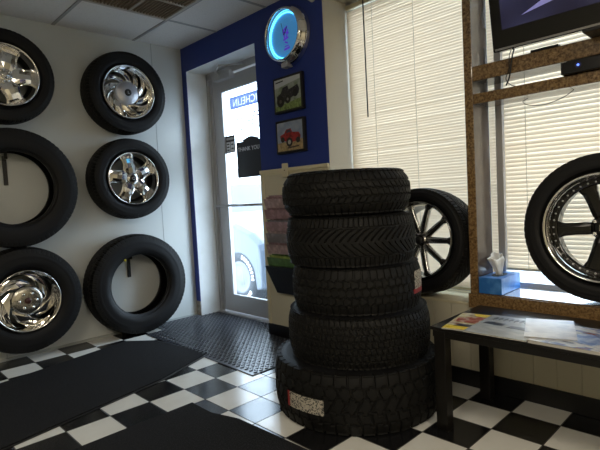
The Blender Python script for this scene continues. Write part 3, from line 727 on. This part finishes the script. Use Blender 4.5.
# ------------------------------------------------------------------ table with magazines
TZ = .440; TX0, TX1, TY0, TY1 = 2.664, 3.78, -.517, -.062
t = empty('coffee_table', ((TX0+TX1)/2, (TY0+TY1)/2, 0), label='long black table with square legs in front of the right window', cat='table')
cx, cy = (TX0+TX1)/2, (TY0+TY1)/2; hx, hy = (TX1-TX0)/2, (TY1-TY0)/2
MB().box((-hx, -hy, TZ-.014), (hx, hy, TZ)).build('tabletop', M['table'], t, .002)
MB().box((-hx+.010, -hy+.004, TZ-.042), (hx-.006, hy-.004, TZ-.014)).build('apron', M['table'], t, .002)
for sx in (-1, 1):
    for sy in (-1, 1):
        x1, y1 = sx*(hx-.016), sy*(hy-.002); MB().box((x1, y1, 0), (x1-sx*.05, y1-sy*.05, TZ-.016)).build('leg', M['table'], t, .002)
def magmat(name, cols, sc, seed):
    m = bpy.data.materials.new(name); m.use_nodes = True; nt = m.node_tree; b = nt.nodes['Principled BSDF']
    tc = nt.nodes.new('ShaderNodeTexCoord'); mp = nt.nodes.new('ShaderNodeMapping'); mp.inputs['Location'].default_value = (seed, seed*.7, 0); mp.inputs['Scale'].default_value = (sc, sc*1.6, 1)
    n = nt.nodes.new('ShaderNodeTexNoise'); n.inputs['Scale'].default_value = 1; n.inputs['Detail'].default_value = 4
    nt.links.new(tc.outputs['Object'], mp.inputs[0]); nt.links.new(mp.outputs[0], n.inputs['Vector'])
    r = nt.nodes.new('ShaderNodeValToRGB'); r.color_ramp.interpolation = 'LINEAR'
    e = r.color_ramp.elements; e[0].position = .32; e[0].color = (*cols[0], 1); e[1].position = .68; e[1].color = (*cols[-1], 1)
    for i, c in enumerate(cols[1:-1]): k = e.new(.32+.36*(i+1)/(len(cols)-1)); k.color = (*c, 1)
    nt.links.new(n.outputs['Fac'], r.inputs['Fac']); nt.links.new(r.outputs[0], b.inputs['Base Color']); b.inputs['Roughness'].default_value = .25
    return m
def magazine(label, cx_, cy_, z, w_, h_, ang, th, cover, extras=(), sheet=.0):
    o = empty('magazine', (cx_, cy_, z), label=label, cat='magazine', group='magazines on the black table'); o.rotation_euler[2] = ang
    MB().box((-w_/2, -h_/2, .0005), (w_/2, h_/2, th-.001)).build('pages', M['page'], o)
    MB().box((-w_/2-.001, -h_/2-.001, th-.001), (w_/2+.001, h_/2+.001, th)).build('cover', cover, o)
    for nm, poly, m_ in extras:
        MB().prism(poly, th+.0001, th+.0006).build(nm, m_, o)
M['page'] = mat('magazine_pages', (.55, .53, .48), .7)
cyel = mat('yellow_print', (.75, .55, .05), .3); cred = mat('red_car_print', (.28, .05, .03), .3, noise=(40, (.6, .5, .4), .5, .7)); cdark = mat('dark_print', (.02, .025, .04), .3)
covA = magmat('yellow_magazine_cover', [(.55, .42, .06), (.60, .55, .40), (.25, .08, .05)], 14, 1)
covB = magmat('grey_magazine_cover', [(.42, .44, .44), (.36, .38, .38), (.46, .47, .46)], 9, 5)
covC = magmat('colourful_magazine_cover', [(.04, .04, .06), (.45, .47, .50), (.60, .58, .55), (.18, .24, .40), (.30, .12, .08)], 12, 9)
covD = magmat('white_magazine_cover', [(.60, .58, .60), (.75, .73, .72), (.40, .42, .50)], 7, 3)
yb_ = TY0+.005
magazine('yellow-edged magazine with a red car at the left end of the black table', 2.800, -.372, TZ, .20, .275, .16, .005, covA,
    [('cover_picture', [(-.09, -.02), (.08, -.03), (.09, .05), (-.02, .09), (-.09, .04)], cred), ('cover_band', [(-.1, -.13), (.10, -.13), (.10, -.09), (-.1, -.085)], cyel), ('cover_band', [(-.03, .095), (.10, .07), (.10, .13), (-.05, .13)], cyel), ('cover_picture', [(-.07, -.085), (.06, -.09), (.07, -.055), (-.05, -.05)], cdark)])
lt = []
for i in range(9):
    x = -.09+i*.021; lt.append(('cover_lettering', [(x, .075+.006*(i % 2)), (x+.007, .065), (x+.011, .115), (x+.003, .118)], cdark)); lt.append(('cover_lettering', [(x+.006, .088), (x+.015, .090), (x+.015, .098), (x+.006, .096)], cdark))
magazine('pale grey magazine with dark title lettering overlapping the yellow-edged one', 2.935, -.385, TZ+.006, .235, .29, .03, .006, covB,
    lt+[('cover_picture', [(-.10, .00), (-.02, -.01), (-.02, .03), (-.09, .035)], cdark), ('cover_picture', [(.0, -.02), (.10, -.025), (.09, .01), (.01, .012)], cdark)])
magazine('white glossy magazine lying on the grey one in the middle of the black table', 3.075, -.335, TZ+.0128, .17, .265, .33, .003, covD)
magazine('busy multicoloured magazine on the black table right of the white one', 3.185, -.375, TZ, .25, .275, -.01, .0125, covC,
    [('cover_picture', [(-.02, -.06), (.07, -.09), (.10, -.02), (.03, .05), (-.01, .03)], mat('blue_print', (.12, .20, .42), .3, noise=(30, (.45, .5, .6), .5, .7)))])
magazine('dark colourful magazine on the black table, furthest right in view', 3.42, -.36, TZ, .21, .275, .04, .008, magmat('dark_magazine_cover', [(.03, .03, .04), (.25, .10, .08), (.5, .45, .4), (.06, .10, .2)], 16, 4))

# ------------------------------------------------------------------ clock
CLX, CLZ = 1.382, 2.074; CR_ = .196
ck = empty('neon_clock', (CLX, -.003, CLZ-.196), label='round chrome clock with a glowing blue neon ring on the blue wall', cat='clock')
CM = Matrix.Translation((0, 0, .196)) @ Matrix.Rotation(PI/2, 4, 'X')     # local +z -> -y
MB().lathe([(CR_-.005, 0), (CR_, .006), (CR_+.002, .014), (CR_-.006, .022), (CR_-.004, .030), (CR_-.012, .040), (CR_-.014, .050), (CR_-.020, .056), (CR_-.022, .072), (CR_-.030, .084), (CR_-.036, .087), (CR_-.040, .082), (CR_-.044, .036)], 80).xf(CM).build('chrome_housing', M['chrome'], ck)
facem = mat('blue_lit_clock_face', (.10, .30, .50), .4, emis=((.06, .28, .60), .30))
MB().lathe([(0, .038), (CR_-.044, .038)], 80).xf(CM).build('clock_face', facem, ck)
nr = CR_-.052
nm_ = mat('neon_blue_tube', (.3, .8, 1), .3, emis=((.10, .60, 1.0), 2.6))
MB().lathe([(nr+.0040*math.cos(a), .045+.0040*math.sin(a)) for a in np.linspace(0, 2*PI, 10, endpoint=False)], 96, closed=True).xf(CM).build('neon_tube', nm_, ck)
MB().lathe([(0, .0785), (CR_-.041, .0785)], 80).xf(CM).build('clock_glass', M['glass'], ck)
pm = mat('purple_print', (.12, .03, .40), .4, emis=((.10, .03, .45), .5))
hd = MB(); r3 = random.Random(5)
for (x, y, ww, hh_, aa) in [(-.005, .045, .050, .012, .5), (.0, .020, .060, .012, -.3), (-.015, .0, .012, .05, .3), (.012, .01, .012, .06, -.25), (0, -.02, .05, .012, .2), (.002, -.045, .03, .01, -.4), (.005, -.085, .055, .014, .1), (.005, -.068, .040, .007, 0)]:
    c_, s_ = math.cos(aa), math.sin(aa)
    hd.prism([(x+c_*a-s_*b__, y+s_*a+c_*b__) for a, b__ in ((-ww/2, -hh_/2), (ww/2, -hh_/2), (ww/2, hh_/2), (-ww/2, hh_/2))], .0385, .0395)
hd.xf(CM).build('face_print', pm, ck)
MB().tube([(0, 0, .056), (.03, .045, .056)], .003, 6).tube([(0, 0, .058), (-.02, .08, .058)], .002, 6).xf(CM).build('hands', M['cap_black'], ck)
MB().box((-.050, -.050, -.006), (.015, 0, .026)).build('power_box', M['alu'], ck, .004)

# ------------------------------------------------------------------ pictures
def picture(label, x0, x1, z0, z1, kind):
    cx_, cz_ = (x0+x1)/2, (z0+z1)/2; w2, h2 = (x1-x0)/2, (z1-z0)/2
    p = empty('framed_picture', (cx_, -.003, z0), label=label, cat='picture')
    MB().box((-w2, -.026, 0), (w2, 0, 2*h2)).build('frame', M['frame_black'], p, .003)
    PM = Matrix.Translation((0, -.0262, h2)) @ RX90
    a, b_ = w2-.016, h2-.016
    def lay(nm, poly, col, z, rough=.35, noise=None): return MB().prism(poly, z, z+.0006).xf(PM).build(nm, mat(nm, col, rough, noise=noise), p)
    if kind == 'jeep':
        lay('print', [(-a, -b_), (a, -b_), (a, b_), (-a, b_)], (.34, .38, .35), 0, noise=(25, (.18, .24, .15), .4, .65))
        lay('print_sky', [(-a, b_*.45), (a, b_*.75), (a, b_), (-a, b_)], (.52, .56, .58), .0008)
        lay('print_grass', [(-a, -b_), (a, -b_), (a, -b_*.45), (-a, -b_*.72)], (.26, .36, .12), .0008, noise=(60, (.08, .12, .03), .4, .7))
        lay('print_vehicle', [(-a*.80, -b_*.50), (-a*.85, -b_*.05), (-a*.5, b_*.10), (-a*.35, b_*.42), (a*.05, b_*.50), (a*.10, b_*.22), (a*.80, b_*.42), (a*.92, b_*.10), (a*.85, -b_*.15), (a*.3, -b_*.30), (0, -b_*.45)], (.022, .022, .028), .0016, noise=(70, (.16, .15, .15), .55, .75))
        for x, y, r_ in ((-.55, -.42, .30), (.02, -.36, .22), (.62, -.08, .2)): lay('print_wheel', curved_poly((x*a, y*b_), r_*a, 20), (.012, .012, .012), .0024)
        lay('print_wheel_hub', curved_poly((.02*a, -.36*b_), .08*a, 14), (.25, .25, .25), .0032); lay('print_wheel_hub', curved_poly((-.55*a, -.42*b_), .10*a, 14), (.12, .10, .09), .0032)
        lay('print_title', [(-a*.9, b_*.78), (-a*.3, b_*.82), (-a*.3, b_*.90), (-a*.9, b_*.86)], (.03, .03, .03), .0016)
    else:
        lay('print', [(-a, -b_), (a, -b_), (a, b_), (-a, b_)], (.22, .28, .42), 0, noise=(14, (.36, .42, .52), .4, .65))
        lay('print_ground', [(-a, -b_), (a, -b_), (a, -b_*.28), (-a, -b_*.42)], (.50, .38, .20), .0008, noise=(50, (.22, .15, .07), .4, .7))
        lay('print_vehicle', [(-a*.72, -b_*.18), (-a*.76, b_*.10), (-a*.42, b_*.22), (-a*.26, b_*.48), (a*.10, b_*.52), (a*.22, b_*.26), (a*.72, b_*.18), (a*.86, -b_*.06), (a*.80, -b_*.36), (a*.2, -b_*.44), (-a*.1, -b_*.42)], (.36, .03, .03), .0016, noise=(60, (.10, .01, .01), .45, .7))
        lay('print_window', [(-a*.26, b_*.24), (-a*.18, b_*.42), (a*.06, b_*.45), (a*.12, b_*.26)], (.05, .05, .08), .0024)
        for x, y, r_ in ((-.02, -.42, .25), (.66, -.34, .16), (-.55, -.20, .15)): lay('print_wheel', curved_poly((x*a, y*b_), r_*a, 20), (.02, .02, .02), .0024)
        lay('print_wheel_hub', curved_poly((-.02*a, -.42*b_), .12*a, 14), (.45, .45, .42), .0032)
        lay('print_title', [(-a*.2, -b_*.86), (a*.7, -b_*.80), (a*.7, -b_*.70), (-a*.2, -b_*.76)], (.06, .04, .03), .0016)
picture('framed photo of a dark off-road vehicle on grass, upper of two on the blue wall', 1.214, 1.497, 1.583, 1.824, 'jeep')
picture('framed photo of a red pickup truck, lower of two on the blue wall', 1.216, 1.495, 1.308, 1.533, 'truck')
o = MB().lathe([(0, .035), (.018, .034), (.030, .022), (.034, 0)], 24).xf(Matrix.Translation((1.605, -.003, 2.262)) @ Matrix.Rotation(PI/2, 4, 'X')).build('wall_sensor', M['reveal']); tag(o, 'small white round sensor high on the blue wall right of the clock', 'sensor')

# ------------------------------------------------------------------ brochure rack right of the door
rk = empty('brochure_rack', (1.26, -.008, .335), label='black tiered wall rack behind the tire stack, right of the door', cat='rack')
tiers = [(.60, .045), (.50, .055), (.40, .065), (.29, .075)]
mb = MB().box((-.145, -.008, .08), (.145, 0, .67)); mb.build('back_panel', M['cap_black'], rk, .002)
mb = MB(); mb.v = []
mb.add([(-.13, -.008, .0), (.13, -.008, .0), (.145, -.008, .20), (-.145, -.008, .20), (-.10, -.04, .0), (.10, -.04, .0), (.145, -.105, .20), (-.145, -.105, .20)], [(0, 1, 2, 3), (4, 7, 6, 5), (0, 3, 7, 4), (1, 5, 6, 2), (0, 4, 5, 1), (3, 2, 6, 7)]); mb.build('pocket', M['cap_black'], rk, .002)
bcols = [(.30, .20, .22), (.26, .16, .18), (.34, .25, .26), (.20, .18, .20)]
k_ = 0
for ti, (z, dpt) in enumerate([(.69, 0), (.615, 0), (.53, 0), (.45, 0), (.37, 0), (.28, 0)]):
    for q in range(3):
        zt = z-.012*q; yy = -.022-.024*q-.004
        c_ = bcols[k_ % 4] if ti < 5 else [(.10, .22, .06), (.28, .36, .10), (.08, .16, .06)][q]
        mb = MB(); mb.add([(-.135, yy, zt-.062), (.135, yy, zt-.062), (.138, yy-.018, zt), (-.138, yy-.014, zt+.004), (-.135, yy+.006, zt-.062), (.135, yy+.006, zt-.062), (.138, yy-.012, zt), (-.138, yy-.008, zt+.004)], [(0, 1, 2, 3), (4, 7, 6, 5), (0, 3, 7, 4), (1, 5, 6, 2), (0, 4, 5, 1), (3, 2, 6, 7)])
        mb.v = [(x+1.26, y-.008, z_+.335) for x, y, z_ in mb.v]
        o = mb.build('brochure', mat('brochure_print', c_, .35, noise=(28, tuple(min(1, x*1.7) for x in c_), .45, .7)))
        names = ['topmost', 'second', 'third', 'fourth', 'fifth', 'lowest']
        lab = ('pinkish grey brochure in the %s tier of the wall rack' % names[ti]) if ti < 5 else 'green leaflet in the lowest tier of the wall rack'
        tag(o, lab, 'brochure', 'brochures in the %s tier of the rack' % names[ti]); k_ += 1

# ------------------------------------------------------------------ mats
def poly_mat(name, poly, z, m, inner, em, label):
    o = empty(name, (0, 0, 0)); c = np.mean(poly, 0); o.location = (c[0], c[1], 0); tag(o, label, 'floor mat')
    P_ = [(x-c[0], y-c[1]) for x, y in poly]
    q = [(x*(1-inner), y*(1-inner)) for x, y in P_]
    MB().prism(P_, .0005, z*.45).build('mat_border', em, o, .001)
    MB().prism(q, .0006, z).build('mat_pile', m, o, .002)
poly_mat('floor_runner', [(.485, -1.70), (.262, -.786), (.44, -.630), (1.025, -.535), (1.215, -.99), (1.40, -1.84), (1.49, -2.35), (.62, -2.35)], .011, M['carpet'], .03, M['mat_edge'], 'black carpet mat lying along the wall of tires and up to the rubber mat')
poly_mat('floor_runner', [(1.632, -1.60), (1.622, -1.05), (1.80, -1.052), (1.95, -1.006), (2.45, -.990), (2.50, -1.9), (1.66, -1.9)], .012, M['carpet'], .03, M['mat_edge'], 'black carpet mat in the foreground in front of the tire stack')
# woven rubber mat: slab with raised oval studs in a basket weave
rm = empty('rubber_mat', (.8, -.3, 0), label='grey textured rubber mat in front of the glass door', cat='floor mat')
out = [(.012, -.44), (.218, -.46), (.222, -.605), (1.575, -.628), (1.560, -.022), (1.000, -.022), (1.000, .168), (.080, .168), (.080, -.010), (.012, -.010)]
MB().prism([(x-.8, y+.3) for x, y in out], .0005, .006).build('mat_base', M['mat_rubber'], rm, .001)
st = MB(); P = .042
stud = [(-.0165, 0), (-.011, .0075), (.011, .0075), (.0165, 0), (.011, -.0075), (-.011, -.0075)]
ny = int(.8/P)+2
for i in range(-2, int(1.6/P)+2):
    for j in range(-2, ny):
        x = .02+i*P; y = -.61+j*P
        for (ox, oy, rot) in ((0, 0, 0), (P/2, P/2, 1)):
            xx, yy = x+ox, y+oy
            if not (.028 < xx < 1.555 and -.590 < yy < (.155 if .095 < xx < .985 else -.035)): continue
            if xx < .235 and yy < -.425: continue
            if yy > -.03 and not (.095 < xx < .985): continue
            pl = [(-b_, a_) if rot else (a_, b_) for a_, b_ in stud]
            st.v_off = len(st.v)
            st.add([(xx-.8+a_*1.0, yy+.3+b_*1.0, .0058) for a_, b_ in pl]+[(xx-.8+a_*.72, yy+.3+b_*.72, .0120) for a_, b_ in pl], [tuple(range(6, 12))]+[(k, (k+1) % 6, 6+(k+1) % 6, 6+k) for k in range(6)])
st.build('mat_studs', M['mat_rubber'], rm)

# ------------------------------------------------------------------ outdoors, seen through the door glass
g = MB().box((-40, TH, -.25), (14, 45, -.13)); struct(g.build('ground', M['sidewalk']))
def car(label, loc, rz, paint, Wc=1.62, L=3.9):
    t = empty('parked_car', loc, label=label, cat='car'); t.rotation_euler[2] = rz
    # side profile, nose at x=0, extends to -L; y from 0 to Wc
    hood = [(0, .22), (.012, .45), (.0, .62), (-.03, .68), (-.20, .79), (-.47, .885), (-1.15, .99)]
    tail = [(-L+.10, .98), (-L, .75), (-L+.02, .28)]
    def arch(cx_, r_, n=12): return [(cx_-r_*math.cos(PI*k/n), .30-.10+r_*math.sin(PI*k/n)) for k in range(n+1)]
    low = [(-L+.25, .20)]+arch(-L+.78, .345)+[(-L+1.3, .20), (-1.0, .20)]+arch(-.42, .335)+[(-.05, .20)]
    poly = hood+[(-1.6, .97), (-2.8, .99)]+tail+low
    mb = MB(); nn = len(poly)
    for (y0, sh) in ((0, .05), (.05, 0), (Wc-.05, 0), (Wc, .05)):
        pass
    ys = [(0, .97), (.05, 1), (Wc-.05, 1), (Wc, .97)]
    v_ = []
    for y, k in ys: v_ += [(-L/2+(x+L/2)*k, y, .20+(z-.20)*k) for x, z in poly]
    f_ = [tuple(range(nn)), tuple(range(4*nn-1, 3*nn-1, -1))]
    for j in range(3):
        for i in range(nn): f_.append((j*nn+i, (j+1)*nn+i, (j+1)*nn+(i+1) % nn, j*nn+(i+1) % nn))
    mb.add(v_, f_); mb.build('body', paint, t, .015)
    cab = [(-1.05, .93), (-1.65, 1.36), (-2.9, 1.40), (-3.5, .95)]
    mb = MB(); v_ = [(x, y, z) for y, zz in ((.06, 0), (Wc-.06, 0)) for x, z in cab]
    v_ = [(x, (y+(.12 if y < Wc/2 else -.12)*(z > 1)), z) for x, y, z in v_]
    mb.add(v_, [(0, 1, 2, 3), (7, 6, 5, 4), (0, 4, 5, 1), (1, 5, 6, 2), (2, 6, 7, 3), (3, 7, 4, 0)]); mb.build('cabin', M['carglass'], t, .02)
    mb = MB(); 
    for x in (-.42, -L+.78):
        for y, sg_ in ((.10, -1), (Wc-.10, 1)):
            q = Matrix.Translation((x, y, .305)) @ Matrix.Rotation(-sg_*PI/2, 4, 'X')
            w_ = MB().lathe([(.17, .09), (.20, .105), (.26, .11), (.30, .08), (.305, .04), (.305, -.06), (.20, -.09)], 40).xf(q); w_.build('wheel', M['carrubber'], t)
            MB().lathe([(0, .075), (.05, .085), (.08, .07), (.15, .085), (.175, .095), (.18, .08)], 32).xf(q).build('hubcap', M['hub_grey'], t)
            lt_ = MB()
            for k in range(-9, 30):
                if k % 12 in (9, 10, 11): continue
                a = k*2*PI/40
                lt_.add([(rr*math.cos(a+d_), rr*math.sin(a+d_), .1115) for rr, d_ in ((.215, -.045), (.215, .045), (.258, .045), (.258, -.045))], [(0, 1, 2, 3)])
                lt_.add([(rr*math.cos(a+d_), rr*math.sin(a+d_), .1085) for rr, d_ in ((.215, -.045), (.215, .045), (.258, .045), (.258, -.045))], [(3, 2, 1, 0)])
            lt_.xf(q).build('tire_lettering', M['white_paint'], t)
    for y in (.28, Wc-.28):
        MB().lathe([(0, .03), (.06, .028), (.085, .015), (.09, 0)], 24).xf(Matrix.Translation((-.03, y, .60)) @ Matrix.Rotation(PI/2, 4, 'Y')).build('headlight', M['reveal'], t)
    return t
car('pale car with white-lettered tires parked just outside the glass door', (.0, .80, -.13), 0, M['car'])
car('pale car parked farther away behind the nearest car', (-5.0, 4.6, -.13), -.9, M['car_pale'])
car('distant pale car at the far side of the parking lot', (-11.5, 12.0, -.13), -.3, M['car_pale'])
# building across the lot
bd = empty('far_building', (-24, 30, -.13), label='low pale building across the parking lot', cat='building')
MB().box((-16, 0, 0), (16, 6, 4.2)).build('walls', mat('pale_render', (.75, .75, .74), .8), bd)
MB().box((-16.3, -.4, 4.2), (16.3, 6.3, 4.5)).build('roof', mat('grey_roof', (.45, .46, .48), .8), bd)
for i in range(5): MB().box((-13+i*6, -.04, 1.0), (-10.5+i*6, 0, 2.6)).build('window', M['carglass'], bd)
